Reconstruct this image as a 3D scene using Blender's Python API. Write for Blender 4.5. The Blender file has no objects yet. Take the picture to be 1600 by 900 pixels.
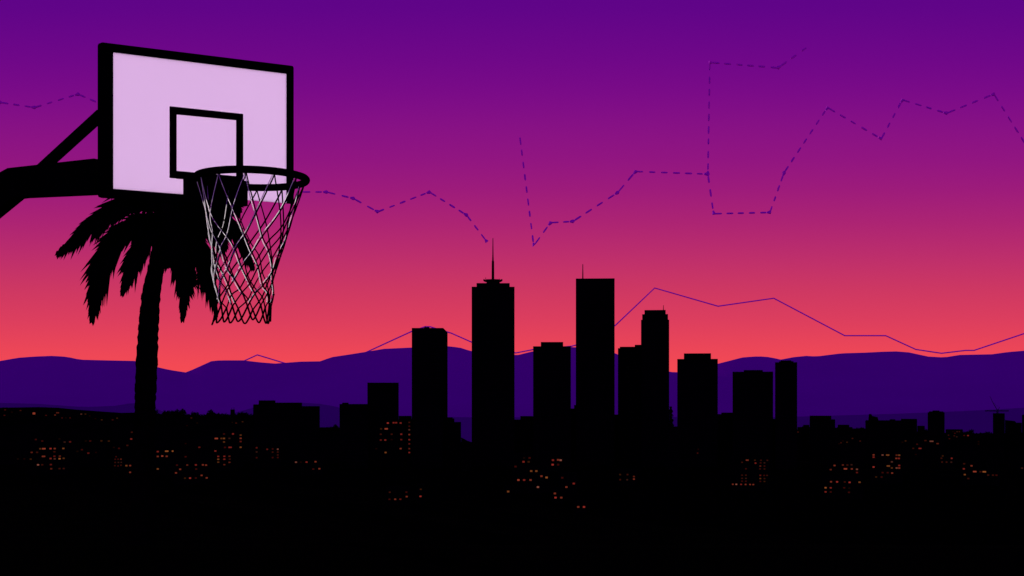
import bpy, bmesh, math, random
from mathutils import Vector, Matrix
random.seed(7)
S = bpy.context.scene
COL = S.collection
F, CX, HY, EYE = 2000.0, 800.0, 620.0, 1.49      # lens in photo pixels, optical column, horizon row, eye height
VALLEY = -80.0
R = math.radians

def at(px, py, d):                                 # a point of the place: column, row and distance
    return Vector(((px-CX)/F*d, d, EYE+(HY-py)/F*d))

# ------------------------------------------------------------------ materials
def mat(name, col, rough=0.9, noise=0.25, scale=3.0, bump=0.0):
    m = bpy.data.materials.new(name); m.use_nodes = True
    n, l = m.node_tree.nodes, m.node_tree.links
    b = n['Principled BSDF']
    b.inputs['Roughness'].default_value = rough
    b.inputs['Specular IOR Level'].default_value = 0.0
    tc = n.new('ShaderNodeTexCoord'); tx = n.new('ShaderNodeTexNoise')
    tx.inputs['Scale'].default_value = scale; tx.inputs['Detail'].default_value = 5
    l.new(tc.outputs['Object'], tx.inputs['Vector'])
    r = n.new('ShaderNodeValToRGB')
    r.color_ramp.elements[0].position = 0.3; r.color_ramp.elements[1].position = 0.7
    r.color_ramp.elements[0].color = (*[c*(1-noise) for c in col], 1)
    r.color_ramp.elements[1].color = (*[min(1, c*(1+noise)) for c in col], 1)
    l.new(tx.outputs['Fac'], r.inputs['Fac']); l.new(r.outputs['Color'], b.inputs['Base Color'])
    if bump:
        bp = n.new('ShaderNodeBump'); bp.inputs['Strength'].default_value = bump
        l.new(tx.outputs['Fac'], bp.inputs['Height']); l.new(bp.outputs['Normal'], b.inputs['Normal'])
    return m

def glow(name, col, strength):
    m = bpy.data.materials.new(name); m.use_nodes = True
    n, l = m.node_tree.nodes, m.node_tree.links
    n.remove(n['Principled BSDF'])
    e = n.new('ShaderNodeEmission'); e.inputs['Strength'].default_value = strength
    e.inputs['Color'].default_value = (*col, 1)
    l.new(e.outputs[0], n['Material Output'].inputs['Surface'])
    m.cycles.emission_sampling = 'NONE'
    return m

def through(name, col, front=0.25, noise=0.02, scale=2.0):   # cloudy acrylic / highlight cord: passes light from behind
    m = bpy.data.materials.new(name); m.use_nodes = True
    n, l = m.node_tree.nodes, m.node_tree.links
    n.remove(n['Principled BSDF'])
    tc = n.new('ShaderNodeTexCoord'); tx = n.new('ShaderNodeTexNoise')
    tx.inputs['Scale'].default_value = scale; tx.inputs['Detail'].default_value = 6
    l.new(tc.outputs['Object'], tx.inputs['Vector'])
    r = n.new('ShaderNodeValToRGB')
    r.color_ramp.elements[0].color = (*[c*(1-noise) for c in col], 1)
    r.color_ramp.elements[1].color = (*[min(1, c*(1+noise)) for c in col], 1)
    l.new(tx.outputs['Fac'], r.inputs['Fac'])
    t = n.new('ShaderNodeBsdfTranslucent'); d = n.new('ShaderNodeBsdfDiffuse'); mx = n.new('ShaderNodeMixShader')
    mx.inputs['Fac'].default_value = front
    l.new(r.outputs['Color'], t.inputs['Color']); l.new(r.outputs['Color'], d.inputs['Color'])
    l.new(t.outputs[0], mx.inputs[1]); l.new(d.outputs[0], mx.inputs[2])
    l.new(mx.outputs[0], n['Material Output'].inputs['Surface'])
    return m

M = {
 'ground':   mat('dark_ground', (.0010, .0009, .0010), noise=.4, scale=.05),
 'hill':     mat('dark_hillside', (.0022, .0020, .0022), noise=.4, scale=.02),
 'mountain': mat('haze_tinted_rock', (.43, .0028, .59), noise=.03, scale=.0016),  # violet of the distant haze put into the rock's base colour
 'foothill': mat('deep_haze_tinted_rock', (.215, .0016, .345), noise=.05, scale=.003),  # nearer ridge, its haze tint also held in the base colour
 'metal':    mat('black_painted_steel', (.0020, .0018, .0020), rough=.8, noise=.2, scale=9),
 'rim':      mat('black_rim_steel', (.0018, .0016, .0018), rough=.8, noise=.2, scale=12),
 'paint':    mat('black_line_paint', (.0016, .0014, .0016), noise=.2, scale=14),
 'panel':    through('cloudy_acrylic', (.84, .70, .905), front=.18, noise=.012, scale=1.6),
 'cord':     mat('black_cord', (.0022, .0018, .0022), noise=.3, scale=60),
 'white':    through('strand_highlight', (.98, .95, .98), front=.08, noise=.05, scale=40),  # pale colour for the highlights along the net strands
 'bark':     mat('palm_bark', (.0025, .0022, .0020), noise=.5, scale=6, bump=.4),
 'frond':    mat('palm_leaf', (.0022, .0026, .0020), noise=.4, scale=3),
 'leaf':     mat('tree_leaf', (.0022, .0026, .0020), noise=.4, scale=.4),
 'concrete': mat('dark_concrete', (.0026, .0024, .0026), noise=.3, scale=.05),
 'stone':    mat('dark_stone', (.0022, .0020, .0024), noise=.3, scale=.04),
 'glassy':   mat('dark_glazing', (.0030, .0026, .0036), rough=.5, noise=.4, scale=.3),
 'mast':     mat('dark_mast_steel', (.0022, .0020, .0022), noise=.2, scale=.5),
 'trail':    mat('violet_trail', (.70, .06, .86), noise=.04, scale=.01),
 'outline':  mat('purple_outline', (.95, .03, .86), noise=.04, scale=.01),
}
WARM = (.44, .066, .034)
HUES = [('orange', WARM), ('red', (.46, .040, .030)), ('amber', (.42, .115, .030)), ('pale', (.38, .110, .075))]
LIT = {(k, i): glow('lit_window_%s_%d' % (hn, k), hc, (k/5)**2.2*.52) for k in (1, 2, 3, 4, 5) for i, (hn, hc) in enumerate(HUES)}
hue_rnd = random.Random(3)

# ------------------------------------------------------------------ mesh helpers
class MB:
    def __init__(s): s.bm = bmesh.new()
    def prism(s, front, back):                    # two matching outlines -> a closed solid
        f = [s.bm.verts.new(p) for p in front]; b = [s.bm.verts.new(p) for p in back]
        s.bm.faces.new(f); s.bm.faces.new(list(reversed(b)))
        n = len(f)
        for i in range(n):
            j = (i+1) % n
            s.bm.faces.new((f[j], f[i], b[i], b[j]))
        return s
    def box(s, x0, x1, y0, y1, z0, z1):
        return s.prism([(x0, y0, z0), (x1, y0, z0), (x1, y0, z1), (x0, y0, z1)],
                       [(x0, y1, z0), (x1, y1, z0), (x1, y1, z1), (x0, y1, z1)])
    def tube(s, pts, rad, sides=6, caps=True, closed=False):
        pts = [Vector(p) for p in pts]; n = len(pts)
        rads = rad if isinstance(rad, (list, tuple)) else [rad]*n
        rings = []
        up = None
        for i, p in enumerate(pts):
            a = pts[(i-1) % n] if (closed or i > 0) else p
            b = pts[(i+1) % n] if (closed or i < n-1) else p
            t = (b-a).normalized()
            if up is None:
                up = Vector((0, 0, 1)) if abs(t.z) < .9 else Vector((1, 0, 0))
            u = (up - t*up.dot(t)).normalized(); v = t.cross(u); up = u
            rings.append([s.bm.verts.new(p + (u*math.cos(k*2*math.pi/sides) + v*math.sin(k*2*math.pi/sides))*rads[i]) for k in range(sides)])
        for i in range(n if closed else n-1):
            A, B = rings[i], rings[(i+1) % n]
            for k in range(sides):
                s.bm.faces.new((A[k], A[(k+1) % sides], B[(k+1) % sides], B[k]))
        if caps and not closed:
            s.bm.faces.new(list(reversed(rings[0]))); s.bm.faces.new(rings[-1])
        return s
    def ball(s, c, r, sub=1):
        bmesh.ops.create_icosphere(s.bm, subdivisions=sub, radius=r, matrix=Matrix.Translation(c)); return s
    def build(s, name, m, parent=None, smooth=False, bevel=0):
        bmesh.ops.recalc_face_normals(s.bm, faces=s.bm.faces)
        if bevel:
            bmesh.ops.bevel(s.bm, geom=[e for e in s.bm.edges], offset=bevel, segments=2, affect='EDGES', profile=.6)
        me = bpy.data.meshes.new(name); s.bm.to_mesh(me); s.bm.free()
        if smooth:
            for p in me.polygons: p.use_smooth = True
        me.materials.append(m)
        o = bpy.data.objects.new(name, me); COL.objects.link(o); o.parent = parent
        return o

def tag(o, label=None, cat=None, group=None, kind=None):
    if label: o['label'] = label
    if cat: o['category'] = cat
    if group: o['group'] = group
    if kind: o['kind'] = kind
    return o

def empty(name, loc, rz=0):
    o = bpy.data.objects.new(name, None); COL.objects.link(o)
    o.location = loc; o.rotation_euler = (0, 0, rz); o.empty_display_size = .3
    return o

def lerp_list(pts, x):
    if x <= pts[0][0]: return pts[0][1]
    for (a, b), (c, d) in zip(pts, pts[1:]):
        if x <= c:
            t = (x-a)/(c-a); return b+(d-b)*t
    return pts[-1][1]

def spline(pts, n):                                # Catmull-Rom through points
    P = [Vector(p) for p in pts]
    P = [P[0]*2-P[1]] + P + [P[-1]*2-P[-2]]
    out = []
    segs = len(P)-3
    for i in range(n):
        u = i/(n-1)*segs; k = min(int(u), segs-1); t = u-k
        a, b, c, d = P[k:k+4]
        out.append(.5*((2*b)+(c-a)*t+(2*a-5*b+4*c-d)*t*t+(3*b-a-3*c+d)*t**3))
    return out

# ------------------------------------------------------------------ the setting
def zground(y):
    return lerp_list([(-20000, 0), (12.6, 0), (13.4, -.06), (16, -.42), (24, -1.55), (60, -6.6), (200, -26), (420, -57), (560, -75), (640, VALLEY), (20000, VALLEY)], y)

def ground_sheet():
    ys = [-12000, -4000, -800, -150, -30, 0, 8, 11, 12.6, 13.4, 14.5, 16, 19, 24, 34, 60, 110, 200, 300, 420, 560, 640, 800, 1100, 1500, 2000, 3000, 5000, 9000, 14000]
    xs = [-14000, -7000, -3000, -1500, -800, -400, -200, -100, -50, -25, -12, -6, 0, 6, 12, 25, 50, 100, 200, 400, 800, 1500, 3000, 7000, 14000]
    bm = bmesh.new(); g = []
    for y in ys:
        row = []
        for x in xs:
            z = zground(y)
            if 18 < y < 560: z -= random.random()*.012*(y-16)
            row.append(bm.verts.new((x, y, z)))
        g.append(row)
    for j in range(len(ys)-1):
        for i in range(len(xs)-1):
            bm.faces.new((g[j][i], g[j][i+1], g[j+1][i+1], g[j+1][i]))
    me = bpy.data.meshes.new('ground'); bm.to_mesh(me); bm.free(); me.materials.append(M['ground'])
    o = bpy.data.objects.new('ground', me); COL.objects.link(o); o['kind'] = 'structure'
ground_sheet()

def ridge(name, crest, d, d_front, d_back, m, px0, px1, step, rough=0.0, floor=VALLEY-2, steep=1.5):
    bm = bmesh.new(); cols = []
    px = px0
    while px <= px1+.01:
        y = lerp_list(crest, px)
        top = at(px, y, d)
        col = []
        for k, t in enumerate((0, .12, .25, .4, .55, .7, .82, .92, 1.0)):
            dd = d_front+(d-d_front)*t
            prof = t**steep
            z = floor+(top.z-floor)*prof
            if 0 < t < 1: z += (random.random()-.5)*rough*(top.z-floor)*(1-t)
            col.append(bm.verts.new(((px-CX)/F*dd, dd, z)))
        for t in (0, .5, 1.0):                     # the lee side starts with its own edge: a sharp crest
            dd = d+(d_back-d)*t
            col.append(bm.verts.new(((px-CX)/F*dd, dd, top.z+(floor-top.z)*t)))
        cols.append(col); px += step
    for a, b in zip(cols, cols[1:]):
        for k in range(len(a)-1):
            if k != 8: bm.faces.new((a[k], b[k], b[k+1], a[k+1]))
    bmesh.ops.recalc_face_normals(bm, faces=bm.faces)
    me = bpy.data.meshes.new(name); bm.to_mesh(me); bm.free()
    for p in me.polygons: p.use_smooth = True
    me.materials.append(m)
    o = bpy.data.objects.new(name, me); COL.objects.link(o); o['kind'] = 'structure'
    return o

CREST = [(-1600, 560), (-900, 548), (-400, 566), (-120, 562), (-40, 569), (0, 564), (28, 559), (55, 557), (82, 556), (105, 557.5), (125, 562), (165, 563), (213, 564), (243, 573), (265, 578), (291, 582),
 (332, 563.5), (350, 563), (380, 563), (405, 566), (430, 568), (470, 565), (500, 564.5), (518, 558), (545, 554), (570, 550), (600, 545), (643, 543), (690, 541), (703, 541), (720, 543.5), (737, 549), (770, 553), (808, 555),
 (832, 549), (890, 542), (930, 545), (962, 552), (1000, 570), (1046, 581), (1058, 582), (1090, 576), (1123, 568), (1160, 558.5), (1178, 557), (1195, 557), (1208, 559), (1219, 562), (1240, 558), (1260, 556), (1275, 557),
 (1315, 552), (1350, 551), (1380, 549.5), (1400, 549), (1420, 550.5), (1450, 557), (1475, 558.5), (1500, 554.5), (1525, 554), (1550, 553.5), (1575, 550), (1600, 548), (1700, 556), (1900, 548), (2300, 562), (3200, 556)]
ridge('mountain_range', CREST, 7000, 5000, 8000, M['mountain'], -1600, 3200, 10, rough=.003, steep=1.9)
FOOT = [(-1600, 640), (-200, 634), (0, 629.5), (60, 631), (130, 636), (180, 634), (215, 628), (240, 636), (265, 648), (350, 649), (385, 640), (405, 634), (430, 630), (470, 629), (500, 631), (530, 636), (560, 645), (640, 651), (740, 652),
 (900, 652), (1050, 652), (1200, 652), (1260, 650.5), (1330, 648.5), (1400, 646.5), (1450, 644.5), (1500, 642.5), (1540, 640.5), (1600, 637), (1800, 634), (2400, 646), (3200, 640)]
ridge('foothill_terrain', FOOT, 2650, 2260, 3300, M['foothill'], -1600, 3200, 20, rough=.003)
LHILL = [(-900, 640), (-300, 634), (-60, 636), (0, 637), (60, 636), (90, 637), (120, 640), (160, 643), (190, 645), (215, 644.5), (300, 650), (400, 655), (470, 667), (530, 668), (560, 672), (620, 694), (700, 705)]
ridge('hill', LHILL, 2000, 1500, 2180, M['hill'], -900, 700, 10, rough=.03)
RHILL = [(1180, 704), (1240, 690), (1262, 668), (1300, 668), (1400, 672), (1440, 675), (1500, 677), (1550, 677), (1600, 676), (1900, 668), (2600, 690)]
ridge('hill', RHILL, 2000, 1500, 2180, M['hill'], 1180, 2600, 10, rough=.03)

# ------------------------------------------------------------------ basketball hoop
PL = at(166, HY, 8.85); PR = at(459, HY, 8.85*241/213.5)
along = Vector((PR.x-PL.x, PR.y-PL.y, 0)).normalized()
nrm = Vector((along.y, -along.x, 0))                # towards the player
def onb(px, py, off=0.0):                          # a point of the board's plane
    k = Vector(((px-CX)/F, 1, (HY-py)/F))
    s = (Vector((PL.x, PL.y, 0)).dot(nrm))/(k.x*nrm.x+k.y*nrm.y)
    return Vector((0, 0, EYE))+k*s+nrm*off
def slab(mb, poly, o0, o1):
    mb.prism([onb(x, y, o0) for x, y in poly], [onb(x, y, o1) for x, y in poly])

# arm lies in one upright plane running from the board's left stile back to the pole
A0 = at(157, HY, 8.98); A1 = at(15, HY, 9.62)
adir = Vector((A1.x-A0.x, A1.y-A0.y, 0)).normalized(); anrm = Vector((adir.y, -adir.x, 0))
def ona(px, py, off=0.0):
    k = Vector(((px-CX)/F, 1, (HY-py)/F))
    s = Vector((A0.x, A0.y, 0)).dot(anrm)/(k.x*anrm.x+k.y*anrm.y)
    return Vector((0, 0, EYE))+k*s+anrm*off
foot = ona(-92, 620); foot.z = 0
hoop = tag(empty('basketball_hoop', foot), 'black framed basketball hoop with lavender backboard and long cord net', 'basketball hoop')
INV = Matrix.Translation(-foot)
def hb(mb, name, m, parent=None, **k):
    mb.bm.transform(INV if parent is None else INV)
    return mb.build(name, m, parent or hoop, **k)

mb = MB(); mb.tube([foot+Vector((0, 0, .02)), foot+Vector((0, 0, 1.4)), Vector((foot.x, foot.y, ona(-92, 430).z))], .085, 16)
pole = hb(mb, 'pole', M['metal'], smooth=False)
mb = MB(); mb.box(foot.x-.22, foot.x+.22, foot.y-.22, foot.y+.22, .0, .02); hb(mb, 'base_plate', M['metal'])
mb = MB()
prof = [(156, 249.2), (21, 264), (10, 270), (-100, 364), (-100, 424), (-84, 402), (29, 309.5), (36, 308.6), (156, 303.1)]
mb.prism([ona(x, y, .05) for x, y in prof], [ona(x, y, -.05) for x, y in prof]); hb(mb, 'arm', M['metal'])
mb = MB()
prof = [(157, 172.5), (157, 187), (79, 257.5), (62, 259.5)]
mb.prism([ona(x, y, .03) for x, y in prof], [ona(x, y, -.03) for x, y in prof]); hb(mb, 'brace', M['metal'])

# backboard
mb = MB(); slab(mb, [(174, 78), (452, 113), (452, 317.3), (174, 294.8)], -.0125, -.0205)
panel = hb(mb, 'backboard_panel', M['panel'])
fr = MB()
slab(fr, [(155, 70.5), (156.3, 67.3), (160, 66), (455.5, 102.6), (458, 103.6), (459, 106), (459, 116.2), (177, 81.2), (155, 81.2)], 0, -.022)       # top rail
slab(fr, [(155, 81.4), (177, 81.4), (177, 294.8), (155, 294.8)], 0, -.022)                                  # near stile
slab(fr, [(449, 115.2), (459, 116.4), (459, 318.5), (449, 317.5)], 0, -.022)                                # far stile
slab(fr, [(155, 295), (177, 295), (303, 305), (303, 318.5), (161, 308.8), (156.3, 307.3), (155, 303)], 0, -.022)            # bottom rail up to the bracket
hb(fr, 'backboard_frame', M['metal'])
sq = MB()
slab(sq, [(266, 166), (380, 178), (380, 188.6), (266, 177.6)], .001, -.010)
slab(sq, [(266, 177.8), (276, 178.8), (276, 278.6), (266, 277.8)], .001, -.010)
slab(sq, [(370, 187.8), (380, 188.8), (380, 300), (370, 300)], .001, -.010)
slab(sq, [(276.2, 267), (370, 275.2), (370, 286), (276.2, 279)], .001, -.010)
hb(sq, 'target_square', M['paint'])
br = MB(); slab(br, [(287.5, 277.5), (381, 284), (381, 323), (287.5, 318)], .052, -.0115)
bracket = hb(br, 'mounting_bracket', M['metal'])
for x, y in ((294, 287), (294, 308), (374, 293), (374, 314)):
    bo = MB(); c = onb(x, y, .052); bo.tube([c, c+nrm*.012], .011, 6)
    hb(bo, 'bolt', M['metal'], bracket)
rb = MB(); slab(rb, [(170, 296), (381, 309), (381, 322), (170, 307)], -.024, -.08); hb(rb, 'rear_beam', M['metal'])

# rim: a level ring whose back just reaches the bracket
kx = (393.5-CX)/F; GAP = .062
RW = 84.3/F
Dr = (-GAP-Vector((PL.x, PL.y, 0)).dot(nrm))/(RW-(nrm.x*kx+nrm.y))
C = at(393.5, 279.5, Dr); RR = RW*Dr
ring = MB(); ring.tube([C+Vector((math.cos(a)*RR, math.sin(a)*RR, 0)) for a in [i*2*math.pi/72 for i in range(72)]], .0265, 12, closed=True)
rim = hb(ring, 'rim', M['rim'], smooth=True)
back = C-nrm*RR
nk = MB()
nk.prism([back+along*s*w+nrm*o+Vector((0, 0, z)) for s, w, o, z in ((-1, .17, -GAP+.054, -.006), (1, .17, -GAP+.054, -.006), (1, .11, .05, -.006), (-1, .11, .05, -.006))],
         [back+along*s*w+nrm*o+Vector((0, 0, z)) for s, w, o, z in ((-1, .17, -GAP+.054, -.03), (1, .17, -GAP+.054, -.03), (1, .11, .05, -.03), (-1, .11, .05, -.03))])
hb(nk, 'rim_plate', M['metal'], rim)

# net
SC = Dr/F
LEN = (503-283)*SC
RAD = [(0, 82*SC), (.05, 80*SC), (.15, 73*SC), (.30, 64*SC), (.5, 52.5*SC), (.75, 44.5*SC), (.9, 43*SC), (1, 46*SC)]
LEV = [0, .25, .40, .52, .63, .725, .81, .892, 1.005]
NS = 12
def netp(th, t, dr=0.0, jx=0.0):
    r = lerp_list(RAD, t)+dr
    cx = -16*SC*(t**1.2)
    return C+Vector((cx+r*math.cos(th)+jx, r*math.sin(th), -.02-LEN*t))
jit = {}
def node(k2, lev):                                 # crossing k2 (half steps round) on level lev
    key = (k2 % (2*NS), lev)
    if key not in jit:
        jit[key] = (random.uniform(-.06, .06), random.uniform(-.022, .022), random.uniform(-.016, .016))
    a, b, c = jit[key]
    if lev == 0: a = b = c = 0
    if lev > 6: a, b, c = a*.6, b*(.35 if lev == 7 else .8), c*.5
    return netp((k2/(2*NS))*2*math.pi+.1+a, LEV[lev]+b, c)
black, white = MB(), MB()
view = lambda p: (Vector((0, 0, EYE))-p).normalized()
for k in range(NS):
    for sgn in (1, -1):
        pts = [node(2*k+sgn*lev, lev) for lev in range(8)]
        a0 = (2*k/(2*NS))*2*math.pi+.1+sgn*.035      # hitch over the ring
        hitch = C+Vector((math.cos(a0)*RR*.93, math.sin(a0)*RR*.93, .012))
        curve = spline([hitch]+pts, 74)
        frontness = sum((p-Vector((C.x, C.y, p.z))).normalized().dot(view(p)) for p in pts[1:5])/4
        xs = sum((p.x-C.x) for p in pts[1:5])/4/RR
        black.tube(curve, random.uniform(.0048, .0064), 5)
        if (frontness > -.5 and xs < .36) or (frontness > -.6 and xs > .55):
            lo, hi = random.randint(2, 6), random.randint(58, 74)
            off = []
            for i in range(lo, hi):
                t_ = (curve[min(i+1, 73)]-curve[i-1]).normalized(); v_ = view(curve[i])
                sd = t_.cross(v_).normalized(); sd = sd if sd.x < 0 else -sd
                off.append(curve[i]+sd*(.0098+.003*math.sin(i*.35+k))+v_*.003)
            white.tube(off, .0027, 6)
for k2 in range(1, 2*NS, 2):                       # rounded loops along the hem
    a, b = node(k2, 7), node(k2+2, 7)
    m_ = node(k2+1, 8)
    lo = lambda p: m_+(p-m_)*.42-Vector((0, 0, (p.z-m_.z)*.14))
    black.tube(spline([a, lo(a), m_, lo(b), b], 16), .0068, 5)
for k2 in range(2*NS):
    for lev in range(2, 8):
        if (k2+lev) % 2 == 0: black.ball(node(k2, lev), .0092, 1)
net = hb(black, 'net', M['cord'], smooth=True)
hb(white, 'highlight_cord', M['white'], net)  # thin pale cords added as highlights beside the black strands

# ------------------------------------------------------------------ palm
PD = 20.0
pbase = at(221, 872, PD); pbase.z = zground(PD)-.15
palm = tag(empty('palm_tree', pbase), 'black silhouetted palm tree drooping behind the basketball net', 'palm tree')
pinv = Matrix.Translation(-pbase)
tr = [(220, 880, 46), (221, 840, 41), (222, 780, 37), (224, 700, 34), (226.5, 640, 32), (228, 600, 33.5), (230.5, 540, 32), (233, 500, 30.5), (237, 455, 28), (245, 415, 25), (250, 385, 24), (255, 350, 26), (259, 325, 22)]
cl = spline([at(x, y, PD) for x, y, w in tr], 110); wd = spline([(w, 0, 0) for x, y, w in tr], 110)
rads = [wd[i].x/2/F*PD*(1+.035*math.sin(i*1.9)+random.uniform(-.03, .03)) for i in range(110)]
mb = MB(); mb.tube(cl, rads, 14)
for i in range(6, 104, 2):                          # ragged old leaf bases round the trunk
    for q in range(5):
        a = random.random()*6.283; p = cl[i]; r = rads[i]
        b = p+Vector((math.cos(a)*r*.95, math.sin(a)*r*.95, 0)); o = Vector((math.cos(a), math.sin(a), 0))
        t = Vector((-o.y, o.x, 0))*r*.35
        v = [mb.bm.verts.new(x) for x in (b-t, b+t, b+o*r*.03+Vector((0, 0, .05)), b+Vector((0, 0, .1)))]
        mb.bm.faces.new((v[0], v[1], v[2])); mb.bm.faces.new((v[1], v[3], v[2])); mb.bm.faces.new((v[3], v[0], v[2]))
mb.bm.transform(pinv); mb.build('trunk', M['bark'], palm)

def frond(pts, dz0, dz1, lf, n=66, wide=.045, seed=0, tilt=0.0, ang=.55, gap_from=0.03, sides=(1, -1)):
    rnd = random.Random(seed)
    P3 = [at(x, y, PD+dz0+(dz1-dz0)*i/(len(pts)-1)) for i, (x, y) in enumerate(pts)]
    sp = spline(P3, n); mb = MB()
    mb.tube(sp, [.028*(1-i/(n-1))+.006 for i in range(n)], 5)
    for i in range(2, n):
        t = i/(n-1)
        if t < gap_from: continue
        T = (sp[min(i+1, n-1)]-sp[i-1]).normalized()
        eye = view(sp[i]); S_ = T.cross(eye).normalized()
        L = 1.6*lf/F*PD*(.55+1.3*t if t < .35 else 1.0)*(1.0 if t < .5 else 1-.80*(t-.5)/.5)
        for sd in sides:
            for rep in range(3):
                l = L*(rnd.choice((.7, .85, .95, 1.0, 1.08, 1.25)) if (rnd.random() > .06 or t < .45 or (S_*sd).z > -.2) else 1.6); a = ang*(1-.55*t)*rnd.uniform(.6, 1.2)
                rot = Matrix.Rotation(rnd.uniform(-.6, .6)+tilt, 3, T)
                d = (T*math.cos(a)+(rot @ (S_*sd))*math.sin(a)).normalized()
                d = (d+Vector((0, 0, -.30 if (S_*sd).z < 0 else -.16))).normalized()
                w = d.cross(rot @ eye).normalized()*wide*rnd.uniform(.7, 1.1)*(.6+.4*(1-t))
                b = sp[i]+T*rnd.uniform(-.02, .02)
                mid = b+d*l*.45; tip = b+d*l+Vector((0, 0, -.16*l))
                v = [mb.bm.verts.new(x) for x in (b, mid+w, tip, mid-w)]
                mb.bm.faces.new((v[0], v[1], v[2])); mb.bm.faces.new((v[0], v[2], v[3]))
    v = mb.bm
    mb.bm.transform(pinv); mb.build('frond', M['frond'], palm)
fr_list = [
 ([(258, 318), (220, 313), (185, 322), (148, 345), (116, 373), (93, 393)], 0, -.7, 25, .05, 0),
 ([(256, 338), (225, 344), (192, 360), (168, 392), (154, 432), (148, 466), (144, 496)], 0, .6, 32, .055, 0),
 ([(250, 350), (234, 362), (217, 388), (203, 420), (192, 455)], -.1, -.8, 24, .05, 0),
 ([(262, 345), (275, 370), (284, 405), (288, 442), (286, 494)], 0, -1.0, 29, .055, 0),
 ([(268, 340), (295, 358), (314, 395), (326, 438), (337, 486)], .1, .7, 26, .05, 0),
 ([(268, 330), (305, 328), (345, 340), (372, 366), (386, 396), (395, 417)], 0, -.5, 18, .05, 0),
 ([(266, 326), (300, 312), (335, 312), (362, 318), (374, 328)], 0, .8, 18, .05, 0),
 ([(258, 340), (240, 344), (226, 358), (216, 378)], .3, 1.4, 26, .06, 0),
 ([(264, 338), (282, 340), (296, 350), (304, 364)], .3, 1.4, 24, .06, 0),
 ([(262, 340), (270, 360), (270, 390), (266, 412)], -.2, -1.2, 28, .055, 0),
 ([(264, 335), (300, 335), (335, 352), (352, 382)], .2, 1.5, 30, .05, 0),
 ([(266, 330), (320, 322), (352, 338), (368, 362)], -.2, -1.4, 20, .05, 0),
 # upright fronds, behind the board from where the photo was taken
 ([(258, 325), (245, 280), (222, 245), (196, 232)], 0, .5, 30, .05, 0),
 ([(260, 322), (262, 270), (250, 225), (232, 195)], 0, -.6, 30, .05, 0),
 ([(262, 322), (282, 270), (310, 235), (345, 222)], 0, .6, 30, .05, 0),
 ([(264, 324), (305, 285), (350, 272), (392, 284)], 0, -.4, 28, .05, 0),
 ([(258, 326), (228, 295), (196, 284), (176, 292)], 0, -.8, 24, .05, 0),
]
for i, (p, a, b, lf, wdt, tl) in enumerate(fr_list):
    frond(p, a, b, lf, wide=wdt, seed=20+i, tilt=tl)
mb = MB(); c = at(260, 335, PD)
for q in range(40):
    a = random.random()*6.283; e = random.uniform(-.9, .5)
    d = Vector((math.cos(a)*math.cos(e), math.sin(a)*math.cos(e), math.sin(e)))
    s = d.cross(Vector((0, 0, 1))).normalized()*.09
    v = [mb.bm.verts.new(x) for x in (c-s, c+s, c+d*random.uniform(.28, .45))]
    mb.bm.faces.new(v)
mb.ball(c, .2, 2)
mb.bm.transform(pinv); mb.build('crown_heart', M['bark'], palm)

# ------------------------------------------------------------------ buildings
class Building:
    """front face square to the line of sight; columns in photo pixels turned into metres at its own distance"""
    def __init__(s, name, label, cat, x0, x1, d, group=None, yaw=True, base=VALLEY):
        s.d = d; mid = (x0+x1)/2; k = (mid-CX)/F
        s.yaw = -math.atan(k) if yaw else 0.0
        s.o = Vector((k*d, d, base)); s.base = base
        s.ax = Vector((math.cos(s.yaw), math.sin(s.yaw), 0)); s.ay = Vector((-s.ax.y, s.ax.x, 0))
        s.root = tag(empty(name, s.o, s.yaw), label, cat, group)
    def u(s, px):                                  # local x on the front face
        k = Vector(((px-CX)/F, 1, 0)); t = Vector((s.o.x, s.o.y, 0)).dot(s.ay)/k.dot(s.ay)
        return (k*t-Vector((s.o.x, s.o.y, 0))).dot(s.ax)
    def z(s, py): return EYE+(HY-py)/F*s.d-s.base
    def block(s, name, x0, x1, ytop, zb=0.0, dep=40, setback=0.0, m='concrete', parapet=True, bands=True):
        u0, u1, zt = s.u(x0), s.u(x1), s.z(ytop)
        mb = MB()
        if parapet and zt-zb > 6:
            p = 1.1; t = .5
            mb.box(u0, u1, setback, dep-setback, zb, zt-p)
            for a, b, c, d in ((u0, u1, setback, setback+t), (u0, u1, dep-setback-t, dep-setback), (u0, u0+t, setback+t, dep-setback-t), (u1-t, u1, setback+t, dep-setback-t)):
                mb.box(a, b, c, d, zt-p, zt)
        else:
            mb.box(u0, u1, setback, dep-setback, zb, zt)
        o = mb.build(name, M[m], s.root)
        if bands and zt-zb > 14 and u1-u0 > 10:
            g = MB(); z = zb+4.2
            while z < zt-4.5:
                g.box(u0+1.2, u1-1.2, setback-.12, setback-.002, z, z+2.0); z += 3.9
            g.build('window_band', M['glassy'], s.root)
        return zt
    def top(s, name, x0, x1, ytop, zb, dep=40, inset=8, m='stone'):
        mb = MB(); mb.box(s.u(x0), s.u(x1), inset, dep-inset, zb, s.z(ytop)); mb.build(name, M[m], s.root)
        return s.z(ytop)
    def lit(s, wins, y0=-.20, w=3.2, h=2.2):
        w *= .88; h *= .88
        for win in wins:
            x, y, b = win[:3]; ww = w*(1.65 if len(win) > 3 else 1.0)
            k = max(1, min(5, round(b*5)))
            hw = ww/2/F*s.d; hh = h/2/F*s.d; u = s.u(x); z = s.z(y)
            mb = MB(); mb.box(u-hw, u+hw, y0-.12, y0, z-hh, z+hh)
            # a glazing bar splits the pane
            o = mb.build('lit_window', LIT[k, hue_rnd.choice((0, 0, 0, 1, 1, 1, 2, 3))], s.root)

GT = 'dark towers of the city skyline'
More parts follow.
